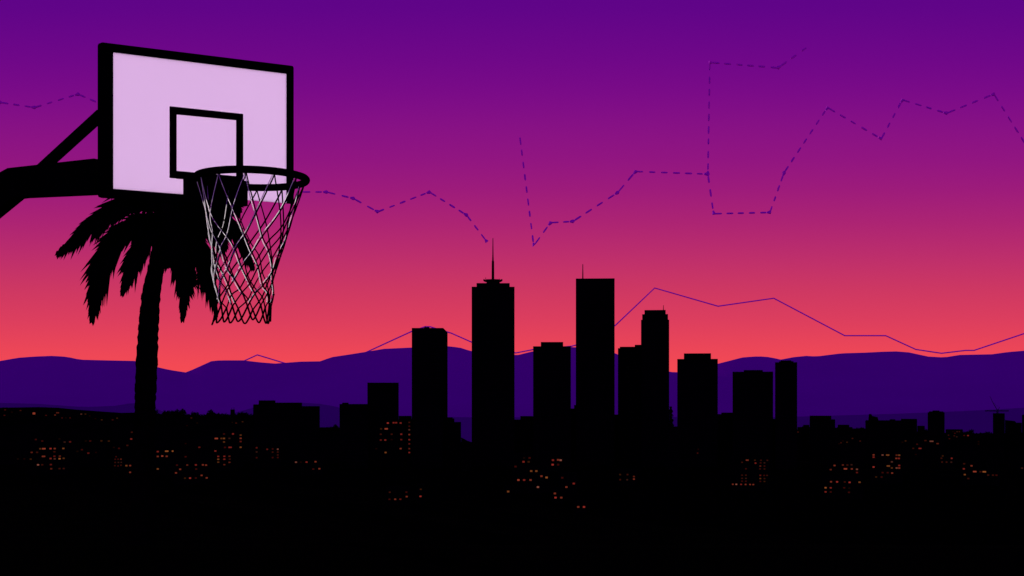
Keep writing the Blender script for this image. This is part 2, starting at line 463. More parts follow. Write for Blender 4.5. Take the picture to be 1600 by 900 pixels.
# towers, left to right
b = Building('office_tower', 'flat roofed black tower left of the tallest tower with one clipped corner', 'tower', 643.4, 692.5, 1450, GT, yaw=False)
zt = b.block('tower_body', 643.4, 692.5, 512.4, dep=100)
mb = MB(); u0, u1 = b.u(662), b.u(670); mb.box(u0, u1, 6, 12, zt-1.1, zt+1.4); mb.box(b.u(664), b.u(665), 7, 8, zt+1.4, zt+2.6); mb.box(b.u(667.5), b.u(668.3), 7, 8, zt+1.4, zt+2.2)
mb.build('roof_antenna', M['mast'], b.root)

b = Building('skyscraper', 'tallest black tower with stepped crown, antenna ring and thick mast', 'skyscraper', 737, 804, 1500, GT)
zt = b.block('tower_body', 737, 804, 448, dep=50)
zt2 = b.top('crown_step', 744.5, 796.5, 441.6, zt-1.1, dep=50, inset=6)
zt3 = b.top('crown_step', 760, 781, 436.6, zt2, dep=50, inset=16)
um = b.u(770.2)
mb = MB(); rr = 13.0/F*1500
mb.tube([(um+math.cos(a)*rr, 25+math.sin(a)*rr, zt3+.5) for a in [i*math.pi/12 for i in range(24)]], 1.05, 6, closed=True)
for i in range(8):
    a = i*math.pi/4; mb.tube([(um, 25, zt3+.2), (um+math.cos(a)*rr, 25+math.sin(a)*rr, zt3+.3)], .35, 4)
ringo = mb.build('antenna_ring', M['mast'], b.root)
for sx in (-1, 1):
    mb = MB(); mb.tube([(um+sx*rr*.92, 25, zt3+.3), (um+sx*rr*1.08, 25, zt3+1.2), (um+sx*rr*1.12, 25, zt3+2.8)], [1.0, 1.2, .4], 6)
    mb.build('dish_antenna', M['mast'], ringo)
for dx, h in ((-8.6, 4.6), (-5.8, 2.4), (-2.7, 2.1), (3.1, 2.3), (5.6, 2.4), (7.9, 3.2), (9.6, 2.6)):
    mb = MB(); mb.tube([(um+dx, 25, zt3+.2), (um+dx, 25, zt3+h)], .3, 4)
    mb.build('aerial', M['mast'], ringo)
mb = MB(); mb.tube([(um+math.cos(a)*rr*.9, 25+math.sin(a)*rr*.9, zt3+1.9) for a in [i*math.pi/12 for i in range(24)]], .16, 4, closed=True); mb.build('guard_rail', M['mast'], ringo)
z1 = b.z(404); z2 = b.z(368)
mb = MB(); mb.tube([(um, 25, zt3), (um, 25, z1-3), (um, 25, z1)], [1.6, 1.45, 1.3], 10); mst = mb.build('mast', M['mast'], b.root)
mb = MB(); mb.tube([(um, 25, z1), (um, 25, z1+8), (um, 25, z2)], [1.0, .7, .42], 8); mb.build('mast_spire', M['mast'], mst)

b = Building('office_block', 'mid height black block with raised roof between the two tallest towers', 'office block', 833, 892, 1500, GT)
zt = b.block('block_body', 833, 892, 541, dep=40); b.top('roof_plant_room', 845, 880, 534, zt-1.1, inset=6)

b = Building('office_tower', 'tall plain black tower with flat roof and single thin aerial', 'tower', 899.7, 960.4, 1520, GT)
zt = b.block('tower_body', 899.7, 960.4, 435, dep=45)
mb = MB(); um = b.u(910.5); mb.tube([(um, 12, zt-1.1), (um, 12, zt+6), (um, 12, b.z(411))], [.8, .65, .42], 6); mb.build('aerial', M['mast'], b.root)

b = Building('office_block', 'black block stepping up against the rounded shoulder tower', 'office block', 965.5, 1001, 1540, GT)
zt = b.block('block_body', 965.5, 1009, 544, dep=35)
z2_ = b.top('roof_step', 968.5, 1009, 541.6, zt-1.1, dep=35, inset=3); b.top('roof_step', 992, 1009, 538.6, z2_, dep=35, inset=3)

b = Building('office_tower', 'slim black tower with small shoulder steps and short aerial', 'tower', 1001.6, 1045.6, 1480, GT)
zt = b.block('tower_body', 1001.6, 1045.6, 499.6, dep=36)
zt2 = b.top('crown_step', 1003.4, 1043.8, 490.6, zt-1.1, dep=36, inset=3)
zt3 = b.top('crown_step', 1007, 1040.2, 483.8, zt2, dep=36, inset=6)
mb = MB(); um = b.u(1036.6); mb.tube([(um, 10, zt3), (um, 10, b.z(476))], [.5, .3], 5); mb.build('aerial', M['mast'], b.root)

b = Building('office_block', 'wide black block with raised square roof right of the slim stepped tower', 'office block', 1058.2, 1121.6, 1480, GT)
zt = b.block('block_body', 1058.2, 1121.6, 560.8, dep=45); b.top('roof_plant_room', 1068.5, 1111, 551.8, zt-1.1, dep=45, inset=6)

b = Building('office_block', 'broad black block with low rounded roof box, shorter than its narrow neighbour', 'office block', 1144.6, 1208, 1470, GT)
zt = b.block('block_body', 1144.6, 1208, 580.7, dep=45); b.top('roof_plant_room', 1162, 1192, 578, zt-1.1, dep=45, inset=5)

b = Building('office_tower', 'narrow black tower at the right end of the skyscraper cluster', 'tower', 1211, 1245.6, 1450, GT)
zt = b.block('tower_body', 1211, 1245.6, 566, dep=32); z2_ = b.top('roof_step', 1217, 1240, 564.2, zt-1.1, dep=32, inset=3); b.top('roof_step', 1220, 1236.5, 562.8, z2_, dep=32, inset=6)

# lower blocks on the skyline
GL = 'low black blocks along the skyline'
b = Building('warehouse_block', 'long low black block with stepped roof right of the palm trunk', 'building', 395.5, 499.7, 1500, GL)
zt = b.block('block_body', 395.5, 499.7, 635, dep=40)
z2_ = b.top('roof_step', 395.5, 472, 632, zt-1.1, inset=1); z3_ = b.top('roof_step', 404, 472, 629.2, z2_, inset=3); b.top('roof_step', 404, 430, 625.6, z3_, inset=6)

b = Building('office_block', 'square black block standing highest between the hoop net and the clipped tower', 'office block', 574, 623, 1480, GT)
b.block('block_body', 574, 623, 597.8, dep=36)
b = Building('office_block', 'low black block with small corner roof box, left neighbour of the square block', 'office block', 530.5, 573.6, 1450, GL)
zt = b.block('block_body', 530.5, 575.5, 631.5, dep=36); b.top('roof_plant_room', 534.5, 544.5, 629.3, zt-1.1, dep=36, inset=4)
b = Building('low_annex', 'low black annex between the square block and the clipped corner tower', 'annex', 623.3, 643, 1500, GL); b.block('annex_body', 623.3, 643, 650.3, dep=30)
b = Building('low_annex', 'low stepped black annex at the foot of the clipped corner tower', 'annex', 701, 720.4, 1480, GL)
zt = b.block('annex_body', 695.5, 720.4, 660, dep=26, bands=False); z2_ = b.top('roof_step', 695.5, 710, 654.2, zt-1.1, dep=26, inset=1); b.top('roof_step', 695.5, 707, 652.4, z2_, dep=26, inset=3)
b = Building('low_annex', 'small sloping roofed black annex left of the tallest tower base', 'annex', 720.6, 736.8, 1400, GL)
mb = MB(); d_ = 24
pr = [(b.u(720.6), 0, 0), (b.u(736.8), 0, 0), (b.u(736.8), 0, b.z(692)), (b.u(730), 0, b.z(689.5)), (b.u(722), 0, b.z(685)), (b.u(720.6), 0, b.z(684.6))]
mb.prism(pr, [(x, d_, z) for x, y, z in pr]); mb.build('annex_body', M['concrete'], b.root)
b = Building('low_annex', 'low black annex right of the tallest tower base with a raised end', 'annex', 804.5, 833, 1530, GL)
zt = b.block('annex_body', 800, 837, 656.2, dep=30); b.top('roof_step', 813, 833, 650.6, zt-1.1, dep=30, inset=2)
b = Building('low_annex', 'thin low black annex on the left side of the plain tall tower', 'annex', 887, 904, 1575, GL)
zt = b.block('annex_body', 887, 904, 638.5, dep=24); b.top('roof_step', 897, 903, 633, zt-1.1, dep=24, inset=2)
b = Building('low_annex', 'low black annex in the gap right of the plain tall tower', 'annex', 960.5, 966, 1585, GL); b.block('annex_body', 958, 968, 648, dep=24)
b = Building('low_annex', 'low black terrace roofed block below the slim dark tree', 'annex', 1040, 1060, 1420, GL); b.block('annex_body', 1040, 1060, 667, dep=24); terrace = b
b = Building('low_annex', 'low black annex joining the wide block to the broad block', 'annex', 1121.8, 1144.5, 1500, GL)
zt = b.block('annex_body', 1119, 1148, 647.5, dep=28); b.top('roof_step', 1127, 1148, 645, zt-1.1, dep=28, inset=2)
b = Building('low_annex', 'low black infill in the slit beside the narrow end tower', 'annex', 1206, 1213, 1500, GL); b.block('annex_body', 1206, 1213, 655, dep=24)

# right-hand edge of town
b = Building('town_block', 'flat black block first to the right of the narrow end tower', 'building', 1265, 1299, 1600, GL)
zt = b.block('block_body', 1265, 1305, 655.8, dep=34); b.top('roof_step', 1265, 1299, 650, zt-1.1, dep=34, inset=2)
b = Building('town_block', 'very low black block beside the first flat block on the right', 'building', 1246, 1264.6, 1620, GL)
zt = b.block('block_body', 1246, 1264.6, 668, dep=30); b.top('roof_step', 1255, 1264.6, 664.5, zt-1.1, dep=30, inset=2)
b = Building('town_block', 'small low black block with a pitched end, between trees on the right', 'building', 1308, 1328, 1640, GL)
zt = b.block('block_body', 1308, 1332, 668, dep=28); b.top('roof_step', 1309, 1327, 664.2, zt-1.1, dep=28, inset=3)
b = Building('civic_block', 'long black block with a pointed roof turret on its left end', 'building', 1352, 1433, 1600, GL)
zt = b.block('block_body', 1352, 1433, 657.6, dep=40); b.top('roof_step', 1408, 1433, 655, zt-1.1, inset=4); b.top('roof_step', 1390, 1399, 655.6, zt-1.1, inset=10)
mb = MB(); z0_ = zt-1.1
pr = [(b.u(1356.5), 6, z0_), (b.u(1373), 6, z0_), (b.u(1371), 6, b.z(652.4)), (b.u(1362.5), 6, b.z(650.6)), (b.u(1361), 6, b.z(647.4)), (b.u(1357.4), 6, b.z(647.4))]
mb.prism(pr, [(x, 26, z) for x, y, z in pr]); mb.build('turret', M['stone'], b.root)
b = Building('low_annex', 'low black wing at the right end of the turreted block', 'annex', 1433.3, 1445, 1600, GL); b.block('annex_body', 1433.3, 1445, 666, dep=30)
b = Building('apartment_tower', 'stubby black tower standing alone with a slightly domed roof', 'tower', 1449.5, 1476, 1550, GL)
zt = b.block('tower_body', 1449.5, 1476, 644.6, dep=26); z2_ = b.top('roof_step', 1451.5, 1474, 643, zt-1.1, dep=26, inset=2); b.top('roof_step', 1457, 1468, 641.6, z2_, dep=26, inset=4)
b = Building('apartment_block', 'low dark block with faint speckled windows right of the stubby tower', 'building', 1477.5, 1504.5, 1650, GL)
b.block('block_body', 1477.5, 1504.5, 671.5, dep=28)
b.lit([(1489, 674.5, .2), (1482, 680, .4), (1492, 677, .3), (1495.5, 674.5, .3), (1499, 674.5, .3), (1491, 681, .35), (1495, 682.5, .4), (1483.5, 685.5, .5)], w=2.4, h=1.8)
b = Building('apartment_tower', 'black tower carrying a construction crane near the right edge', 'tower', 1551.4, 1570, 1550, GL)
zt = b.block('tower_body', 1551.4, 1570, 646, dep=24); crane_top = zt; cb = b
b = Building('town_block', 'black block sloping down beside the crane tower', 'building', 1570.3, 1596.5, 1560, GL)
zt = b.block('block_body', 1570.3, 1596.5, 661, dep=28)
mb = MB(); pr = [(b.u(1570.3), 1, zt), (b.u(1588), 1, zt), (b.u(1586), 1, b.z(658.4)), (b.u(1570.3), 1, b.z(656.8))]
mb.prism(pr, [(x, 26, z) for x, y, z in pr]); mb.build('roof_step', M['stone'], b.root)
b = Building('town_block', 'tall black block cut by the right edge of the picture', 'building', 1596.8, 1625, 1560, GL); b.block('block_body', 1596.8, 1625, 648.5, dep=28)

# crane on its tower
c0 = Vector(cb.o)+cb.ax*cb.u(1558.5)+cb.ay*8; c0.z = VALLEY+crane_top-1.1
crane = tag(empty('tower_crane', c0, cb.yaw), 'small dark tower crane with raised boom on a black roof', 'crane')
s_ = 1/F*1550
mb = MB()
hM = 4.4*s_
for sx in (-.9, .9):
    for sy in (-.9, .9): mb.tube([(sx, sy, 0), (sx, sy, hM)], .28, 4)
for i in range(3):
    z = hM*i/3
    mb.tube([(-.9, -.9, z), (.9, -.9, z+hM/3)], .2, 4); mb.tube([(.9, .9, z), (-.9, .9, z+hM/3)], .2, 4)
mb.build('crane_mast', M['mast'], crane)
mb = MB(); zz = hM+.3
for sy in (-.5, .5): mb.tube([(-18.5*s_, sy, zz), (16.5*s_, sy, zz)], .28, 4)
mb.tube([(-18.5*s_, 0, zz+1.0), (16.5*s_, 0, zz+1.0)], .24, 4)
for i in range(18):
    x = -18.5*s_+i*35*s_/18; mb.tube([(x, 0, zz+1.0), (x+35*s_/36, -.5, zz)], .14, 3); mb.tube([(x+35*s_/36, .5, zz), (x+35*s_/18, 0, zz+1.0)], .14, 3)
mb.build('crane_jib', M['mast'], crane)
mb = MB()
mb.tube([(0, 0, zz+1), (-7*s_, 0, zz+14*s_), (-11.3*s_, 0, zz+24*s_)], [.5, .36, .2], 5); mb.tube([(.5, 0, zz+1), (3*s_, 0, zz+6*s_)], .3, 4); mb.tube([(3*s_, 0, zz+6*s_), (-7*s_, 0, zz+14*s_)], .12, 3)
mb.build('crane_boom', M['mast'], crane)

# ------------------------------------------------------------------ lit blocks in the dark lower town
GA = 'dark lower town blocks with lit windows'
def lit_block(label, wins, name='apartment_block', cat='apartment block', mx=5.0, mt=6.0, feet=10, w=3.5, h=2.5, group=GA, dmax=1480, dep=26):
    xs = [q[0] for q in wins]; ys = [q[1] for q in wins]
    x0, x1, yt, yb = min(xs)-mx, max(xs)+mx, min(ys)-mt, max(ys)
    d = min(dmax, 163000/(yb+feet-HY))
    b = Building(name, label, cat, x0, x1, d, group)
    zt = b.block('block_body', x0, x1, yt, dep=dep, bands=False)
    mb = MB(); uu = b.u((x0+x1)/2); mb.box(uu-2.5, uu+2, 6, 11, zt-1.1, zt+.4); mb.build('roof_hatch', M['stone'], b.root)
    b.lit(wins, w=w, h=h)
W_ = 'w'
lit_block('dark block with brightest orange window cluster at the far left of town', [(56, 686.5, .3), (66, 689, .4), (93, 686, .2), (101, 691, .3), (63, 701, .55), (68.5, 701, 1, W_), (79, 701, 1), (85.5, 701, .9), (99, 701, .9), (49.5, 706.5, .6), (58, 706.5, .3), (85, 706, .3),
  (68, 713, .9, W_), (85, 713, .6), (93.5, 713, .6), (79, 716.5, .7), (85.5, 717, .6), (93, 717, 1), (99.5, 716.5, .6), (48, 717, .3), (59.5, 726, 1), (66, 726, .4), (79.5, 726, .6), (80, 732.5, .6), (93, 732.5, .5), (99.5, 732.5, .3)])
lit_block('dark block with two very dim windows left of the brightest far left cluster', [(28, 717, .25), (38, 717, .25)])
lit_block('low dark block with scattered dim windows midway between far left cluster and palm', [(109.5, 690, .6), (134, 689, .2), (141, 689, .4), (158.5, 689, .4), (170, 689.5, .5), (128, 702.5, .5), (121, 705, .2), (138, 708, .6), (150, 707, .2)])
lit_block('dark block with few reddish windows just left of the palm trunk, upper one', [(206, 675.5, .4), (205, 686, .7), (199, 696, .3), (186, 700.5, .5), (178, 699, .25)], mx=3)
lit_block('dark block with a tight three by three grid of dim red windows', [(181.5, 713.5, .4), (180, 717.5, .5), (184.5, 717.5, .5), (189, 717.5, .6), (180, 722.5, .5), (185, 722.5, .5), (189.5, 722.5, .5), (179.5, 727.5, .5), (184.5, 728, .5), (189, 727, .4)], mx=3.5, w=2.6, h=2.2)
lit_block('dark house block with three bright windows touching the palm trunk on its left', [(197.5, 727.5, .9), (203.5, 727.5, .8), (203.5, 738, .9)], mx=3)
lit_block('dark block with two rows of bright orange windows right of the palm trunk', [(246.5, 705.5, .7), (260.5, 705, 1, W_), (270, 705, 1), (246.5, 713, .8), (253.5, 712.5, 1), (260.5, 713, .8), (246.5, 732.5, .9)], mx=3)
lit_block('broad dark block with loosely scattered windows, lowest lights right of the palm', [(311.5, 699, .6), (290, 713.5, .4), (276.5, 726.5, .4), (292.5, 726.5, .6), (306, 726.5, .9), (317, 726.5, .7), (322, 727, .7), (281.5, 733, .8), (275, 738.5, .8), (306.5, 733, .3),
  (289, 747, .4), (297, 747, 1), (306, 747, .3), (315, 743, .9), (323, 747, .7), (290, 693, .2)], mx=4)
lit_block('dark block with irregular orange window rows and a right hand column of four', [(350, 678, .5), (364, 678, .7), (338, 685, 1, W_), (346, 685, .6), (350, 685, .7), (358.5, 685, .5), (376, 680, .6), (376, 685, .8), (376, 690, .6), (350, 690.5, .6), (351.5, 699, .5), (359.5, 699, .9, W_), (376, 699, .7), (336.5, 704.5, .9)], feet=20)
lit_block('small dark block with three columns of paired orange windows below the irregular block', [(341, 713, .7), (350.5, 713, .8), (358.5, 713, .6), (341, 717.5, .8), (350.5, 717.5, .9), (359, 717.5, .5), (341, 722, .6), (358.5, 722.5, .6), (350.5, 726, .6)], mt=4, h=2.2)
lit_block('dark block with dim reddish windows in separate columns below the long stepped block', [(401, 699.5, .6), (401, 706, .5), (401, 715, .3), (417.5, 702, .6), (426, 701.5, .5), (434, 702, .7), (426, 706.5, .5), (434, 706.5, .5), (434, 711, .4), (426, 715, .4), (434, 715, .4)], w=3)
lit_block('dark block with a short row of three pink windows over two more', [(462.5, 722, .8), (470, 722, .25), (479, 722, .8), (493, 721.5, .7), (489.5, 733, .5), (499, 732.5, .9)])
lit_block('dark block with scattered bright windows below the square block', [(606, 661, 1), (615, 660.5, .9), (619, 660.5, .9), (626, 661, .8), (595.5, 670, .5), (603.5, 670, 1, W_), (595, 678.5, .3), (612, 678.5, .3), (627, 678.5, .8), (595, 687.5, .6), (602, 687.5, .8), (612, 687, .2), (627, 687, .6), (626, 701, .7), (602.5, 707, .7), (588, 701, .2)], mt=5, feet=14)
lit_block('narrow dark block with two full columns of small lit windows below the clipped tower', [(x, y, bb) for y, bb in ((660, .3), (666, .5), (671.5, .6), (679, .7), (687, .7), (693.5, .6), (701, .6), (707, .7)) for x, bb in ((639.5, bb), (646.5, bb*.85))], mx=4, mt=5, feet=14, w=3, h=2.4)
lit_block('low dark block with a short bottom row of dim windows under the twin column block', [(609, 769, .4), (635, 769, .5), (608.5, 780, .4), (617.5, 780, .8), (625.5, 780, .6), (635.5, 776, .9)])
lit_block('tiny dark house with one bright and one dim window above it', [(657.5, 764.5, .4), (657, 775.5, 1)], name='town_house', cat='house')
lit_block('dark block with stepped pairs of large orange windows below the tallest tower', [(827.5, 715.5, .5), (819, 715.5, .2), (818, 721.5, .8), (826, 721.5, .5), (805.5, 729, .4), (830, 736, .9), (838, 736, .7), (846, 744, .9), (854, 746, 1), (810, 750, 1), (819, 750, .9), (829, 750, .9), (840.5, 761, 1)], w=4, h=3)
lit_block('tiny dark house with a single pale window left of the stepped orange pairs', [(794, 768, .9)], name='town_house', cat='house', w=4, h=3)
lit_block('dark block with a compact group of five windows, one deep red', [(864, 719, .7), (872, 718.5, .8), (876, 719, 1), (863.5, 726, 1), (872, 726, .5)], w=4, h=3)
lit_block('dark block with two slanting windows right of the stepped orange pairs', [(878.5, 746.5, .5), (885, 761, .9), (896.5, 755.5, .9)], w=4, h=3)
lit_block('dark house with three windows set in an L', [(867, 771, .8), (868, 777.5, 1), (877, 777.5, .9)], name='town_house', cat='house', w=4, h=3)
lit_block('dark house with the lowest pair of side by side orange windows', [(903.5, 792, .9), (912.5, 792, 1)], name='town_house', cat='house', w=4, h=3)
lit_block('dark block with faint windows and one reddish pair below the plain tall tower', [(969, 741.5, .4), (980.5, 741.5, .4), (969, 749.5, .4), (980, 749.5, .3), (990.5, 744.5, .6), (990.5, 748.5, .7)], w=3.2)
lit_block('tiny dark house with two faint windows below the wide raised roof block', [(1091, 702, .2), (1090, 708, .3)], name='town_house', cat='house', w=2.6)
lit_block('dark block with two dense window grids and a lit bottom row', [(1167.5, 719, .8, W_), (1179.5, 719, .4), (1189, 719, .5), (1199, 719, .5), (1180.5, 723.5, .9), (1159.5, 722.5, .3), (1188.5, 723, .5), (1194.5, 723, .4), (1188, 728, .6), (1194.5, 728, .4), (1165.5, 732.5, .4), (1187.5, 732.5, .4), (1194.5, 732.5, .4),
  (1159.5, 742.5, .5), (1165.5, 742.5, .5), (1188, 742.5, .6), (1194, 742.5, .5), (1198.5, 742.5, .5), (1159.5, 747.5, .5), (1165.5, 747.5, .5), (1188, 747.5, .6), (1194.5, 747.5, .5), (1159.5, 752, .5), (1165.5, 752, .4), (1188, 752, .4), (1194.5, 752, .3),
  (1145, 757, .8), (1150.5, 757, 1), (1158, 757, .7), (1165, 757, .7), (1172, 757, .7), (1177, 757, .7)], w=3, h=2.2, mx=4)
lit_block('dark block with a double row of warm windows below the first flat right hand block', [(1304, 727.5, .9), (1298, 734, .6), (1317, 726.5, .6), (1324, 726.5, .5), (1330.5, 726, .5), (1321, 732.5, 1, W_), (1331, 732.5, .9), (1339, 733, .8), (1339, 738, .6)])
lit_block('dark block with a bright row of four and stacked pairs at its lower left', [(1298.5, 753, .8), (1308, 753, 1), (1320, 753, .3), (1327.5, 753.5, 1), (1343, 753, .9), (1290, 762.5, 1), (1298, 762.5, .7), (1319, 762, .3), (1290, 769, .8), (1298, 769, .5), (1326.5, 769, .3), (1327, 762.5, .25)])
lit_block('low dark block with a faint sprinkle of greyish windows on the right', [(1314, 692, .4), (1311, 693.5, .2), (1317, 689, .2), (1323.5, 691, .4), (1332, 685, .4), (1344, 689, .5)], w=2.8, h=2, mt=4, feet=20)
lit_block('dark block with bright clustered windows along its right side below the turreted block', [(1365, 711, .7), (1365, 714.5, .7), (1379, 711, .7), (1387, 711, .7, W_), (1401, 711, .6), (1405, 711, .7), (1400.5, 716, .9), (1404.5, 716, .9), (1393.5, 721.5, .6), (1405, 727, .8), (1388, 728, .8, W_), (1393.5, 731, .6), (1401, 731, .7), (1405, 731, .7),
  (1365, 730, 1), (1379, 738.5, .3), (1387, 738.5, .4), (1394, 739, .9), (1369, 745.5, .4), (1377.5, 745.5, .5)], w=3.4)
lit_block('low dark block with a few dim windows left of the stubby tower', [(1415, 689, .35), (1410, 691, .25), (1427, 700.5, .4), (1437.5, 700.5, .8, W_), (1433, 694, .3), (1431, 710, .2)], w=3, h=2.2, feet=16)
lit_block('low dark block with one wide red window at the foot of the stubby tower', [(1446, 688.5, .3), (1455.5, 689.5, .9, W_), (1465, 693, .6)], w=4, h=2.2, feet=22)
lit_block('dark block with a small ring of dim red windows below the speckled block', [(1473, 712.5, .5), (1471, 716, .3), (1487, 716, .7), (1472, 722, .5), (1479, 722, .5), (1486.5, 722, .5)], w=3)
lit_block('dark block with two bright wide windows in a row near the right edge', [(1518, 728, .8), (1506, 733, .9), (1507.5, 742, .9), (1513, 748, .5), (1523, 737, 1, W_), (1532, 737, .5), (1538, 737, 1, W_), (1544, 742, .5), (1551.5, 742, .5), (1557, 742, .4), (1506.5, 725, .3)])
lit_block('tiny dark house with two faint windows below the crane tower', [(1529, 690, .25), (1529, 694, .25)], name='town_house', cat='house', w=3, feet=20)
lit_block('dark house with one faint window at the right edge of town', [(1597, 731.5, .4)], name='town_house', cat='house')
lit_block('dark house with two dim reddish windows right of the speckled block', [(1506.5, 680.5, .4), (1512.5, 680.5, .7)], name='town_house', cat='house', w=2.8, h=2, mt=3, feet=30)
lit_block('tiny dark house with one grey window left of the first flat right hand block', [(1246, 675, .4, W_)], name='town_house', cat='house', w=3, h=1.8, mt=3, feet=40)

# houses on the left hill: gabled, each with its lit windows
GH = 'small dark houses on the left hill'
def hill_house(label, wins, d=1900, w=3.0, h=2.0):
    xs = [q[0] for q in wins]; ys = [q[1] for q in wins]
    x0, x1, yt, yb = min(xs)-4, max(xs)+4, min(ys)-2.2, max(ys)
    t = (d-1500)/500
    b = Building('hill_house', label, 'house', x0, x1, d, GH)
    b.block('house_body', x0, x1, yt, dep=12, bands=False, parapet=False)
    z = b.z(yt); u0, u1 = b.u(x0), b.u(x1)
    mb = MB(); rh = min(2.2, (u1-u0)*.2)
    mb.prism([(u0-.4, -.4, z+.002), (u0-.4, 12.4, z+.002), (u0-.4, 6, z+rh)], [(u1+.4, -.4, z+.002), (u1+.4, 12.4, z+.002), (u1+.4, 6, z+rh)])
    mb.build('roof', M['stone'], b.root)
    b.lit(wins, w=w, h=h)
hill_house('dark hill house at the left edge with one red window over one grey window', [(8, 640.5, .5), (7, 649, .35)])
hill_house('dark hill house with two very faint windows, second from the left edge', [(18.5, 644, .2), (32, 641.5, .35)])
hill_house('dark hill house with the single brightest round orange light on the left hill', [(53, 646, 1)], w=4.4, h=3.6)
hill_house('dark hill house with a pair of warm windows under the hill crest', [(72, 649, .3), (86, 648.5, .65), (90, 645, .65, W_)])
hill_house('dark hill house with three tiny dim windows in a row', [(97, 653, .3), (103, 653, .25), (109.5, 653, .35)], d=1860, w=2.4)
hill_house('dark hill house with two orange windows side by side left of the palm', [(127, 647, .65), (133.5, 647, .5), (140, 650, .2)])
hill_house('dark hill house with a dim row of windows nearest the palm trunk', [(149, 654, .25), (159, 656, .4), (176, 656, .3), (183, 653.5, .3)], d=1860)
hill_house('dark hill house with faint lights right of the palm trunk', [(299, 653, .35), (308, 661, .2), (292, 665, .2)], d=1850)
hill_house('dark hill house with faint lights beside the slim hill chimney block', [(363, 660, .2), (369, 661, .35), (379, 659, .35)], d=1850)
b = Building('chimney_block', 'slim dark chimney block poking above the hill trees', 'building', 360, 367, 1900, GL)
zt = b.block('block_body', 360, 367, 639.8, dep=7, bands=False)
for q_, h_ in ((362, 2.5), (365.5, 3.2)):
    mb = MB(); mb.tube([(b.u(q_), 3, zt), (b.u(q_), 3, zt+h_)], .3, 4); mb.build('aerial', M['mast'], b.root)

# ------------------------------------------------------------------ trees on the hills
def tree_proto(seed, tall=1.0, wide=1.0):
    rnd = random.Random(seed)
    root = empty('tree', (0, 0, 0))
    mb = MB(); mb.tube([(0, 0, 0), (.05, 0, .3*tall), (0, .03, .62*tall)], [.05, .035, .015], 6)
    for k in range(4):
        a = k*1.6+rnd.random(); mb.tube([(0, 0, .3*tall+.06*k), (math.cos(a)*.2*wide, math.sin(a)*.2*wide, (.5+.07*k)*tall)], [.022, .008], 4)
    mb.build('trunk', M['bark'], root)
    mb = MB()
    lobes = [(rnd.uniform(-.30, .30)*wide, rnd.uniform(-.30, .30)*wide, rnd.uniform(.16, .80)*tall, rnd.uniform(.19, .29)) for _ in range(14)]
    for lx, ly, lz, lr in lobes:
        for q in range(70):
            v = Vector((rnd.gauss(0, 1), rnd.gauss(0, 1), rnd.gauss(0, 1))).normalized()*lr*rnd.uniform(.5, 1.08)
            p = Vector((lx, ly, lz))+v
            t1 = Vector((rnd.gauss(0, 1), rnd.gauss(0, 1), rnd.gauss(0, 1))).normalized(); t2 = t1.orthogonal().normalized()
            s = rnd.uniform(.05, .09)
            q4 = [mb.bm.verts.new(p+a*t1*s+b_*t2*s) for a, b_ in ((-1, 0), (0, -.6), (1, 0), (0, .6))]
            mb.bm.faces.new(q4)
    mb.build('crown', M['leaf'], root)
    return root
def copy_tree(o):
    c = o.copy(); COL.objects.link(c)
    for ch in o.children:
        d = ch.copy(); COL.objects.link(d); d.parent = c
    return c
protos = [tree_proto(1), tree_proto(2, 1.0, 1.25), tree_proto(3, 1.1, .8)]
used = set()
def hill_tree(px, ytop, d, h, k, label, group):
    p = protos[k]
    o = p if k not in used else copy_tree(p)
    used.add(k)
    t = at(px, ytop, d); s = h/F*d
    o.location = (t.x, t.y, t.z-s*1.0); o.scale = (s, s, s); o.rotation_euler = (0, 0, random.random()*6)
    tag(o, label, 'tree', group)
GTREE = 'dark trees on the left hill crest'
for i, (px, yt, h, k, lab) in enumerate([
 (240, 640, 12, 0, 'round dark tree touching the right side of the palm trunk'),
 (263, 640, 12, 1, 'broad dark tree, first of the clump right of the palm trunk'),
 (272, 640.5, 12, 0, 'dark tree in the middle of the clump right of the palm trunk'),
 (282, 640.5, 13, 2, 'dark tree closing the right end of the clump by the palm'),
 (291, 645, 10, 1, 'low dark tree sloping off right of the clump by the palm'),
 (306, 643, 11, 0, 'pointed dark tree alone in the dip right of the clump'),
 (318, 645.5, 10, 1, 'low spreading dark tree left of the tallest middle hill tree'),
 (329, 641.5, 13, 2, 'tallest dark tree in the middle of the hill crest'),
 (337, 645, 10, 0, 'dark tree leaning against the tallest middle hill tree'),
 (348, 644.5, 11, 1, 'round dark tree left of the slim chimney block'),
 (356, 647, 9, 0, 'small dark tree just left of the slim chimney block'),
 (372, 647, 9, 2, 'small dark tree just right of the slim chimney block'),
 (378, 643.5, 12, 0, 'dark tree between the slim chimney block and the long stepped block'),
 (388, 645, 11, 1, 'dark tree against the left end of the long stepped block'),
 (505, 667.5, 7, 1, 'low dark shrubby tree right of the long stepped block'),
 (514, 666.5, 8, 0, 'low dark tree in the gap between stepped block and corner box block'),
 (524, 664, 9, 2, 'dark tree against the left side of the corner box block')]):
    hill_tree(px, yt, 1990 if px < 450 else 1960, h*1.45, k, lab, GTREE)
GTREE2 = 'dark trees on the right edge of town'
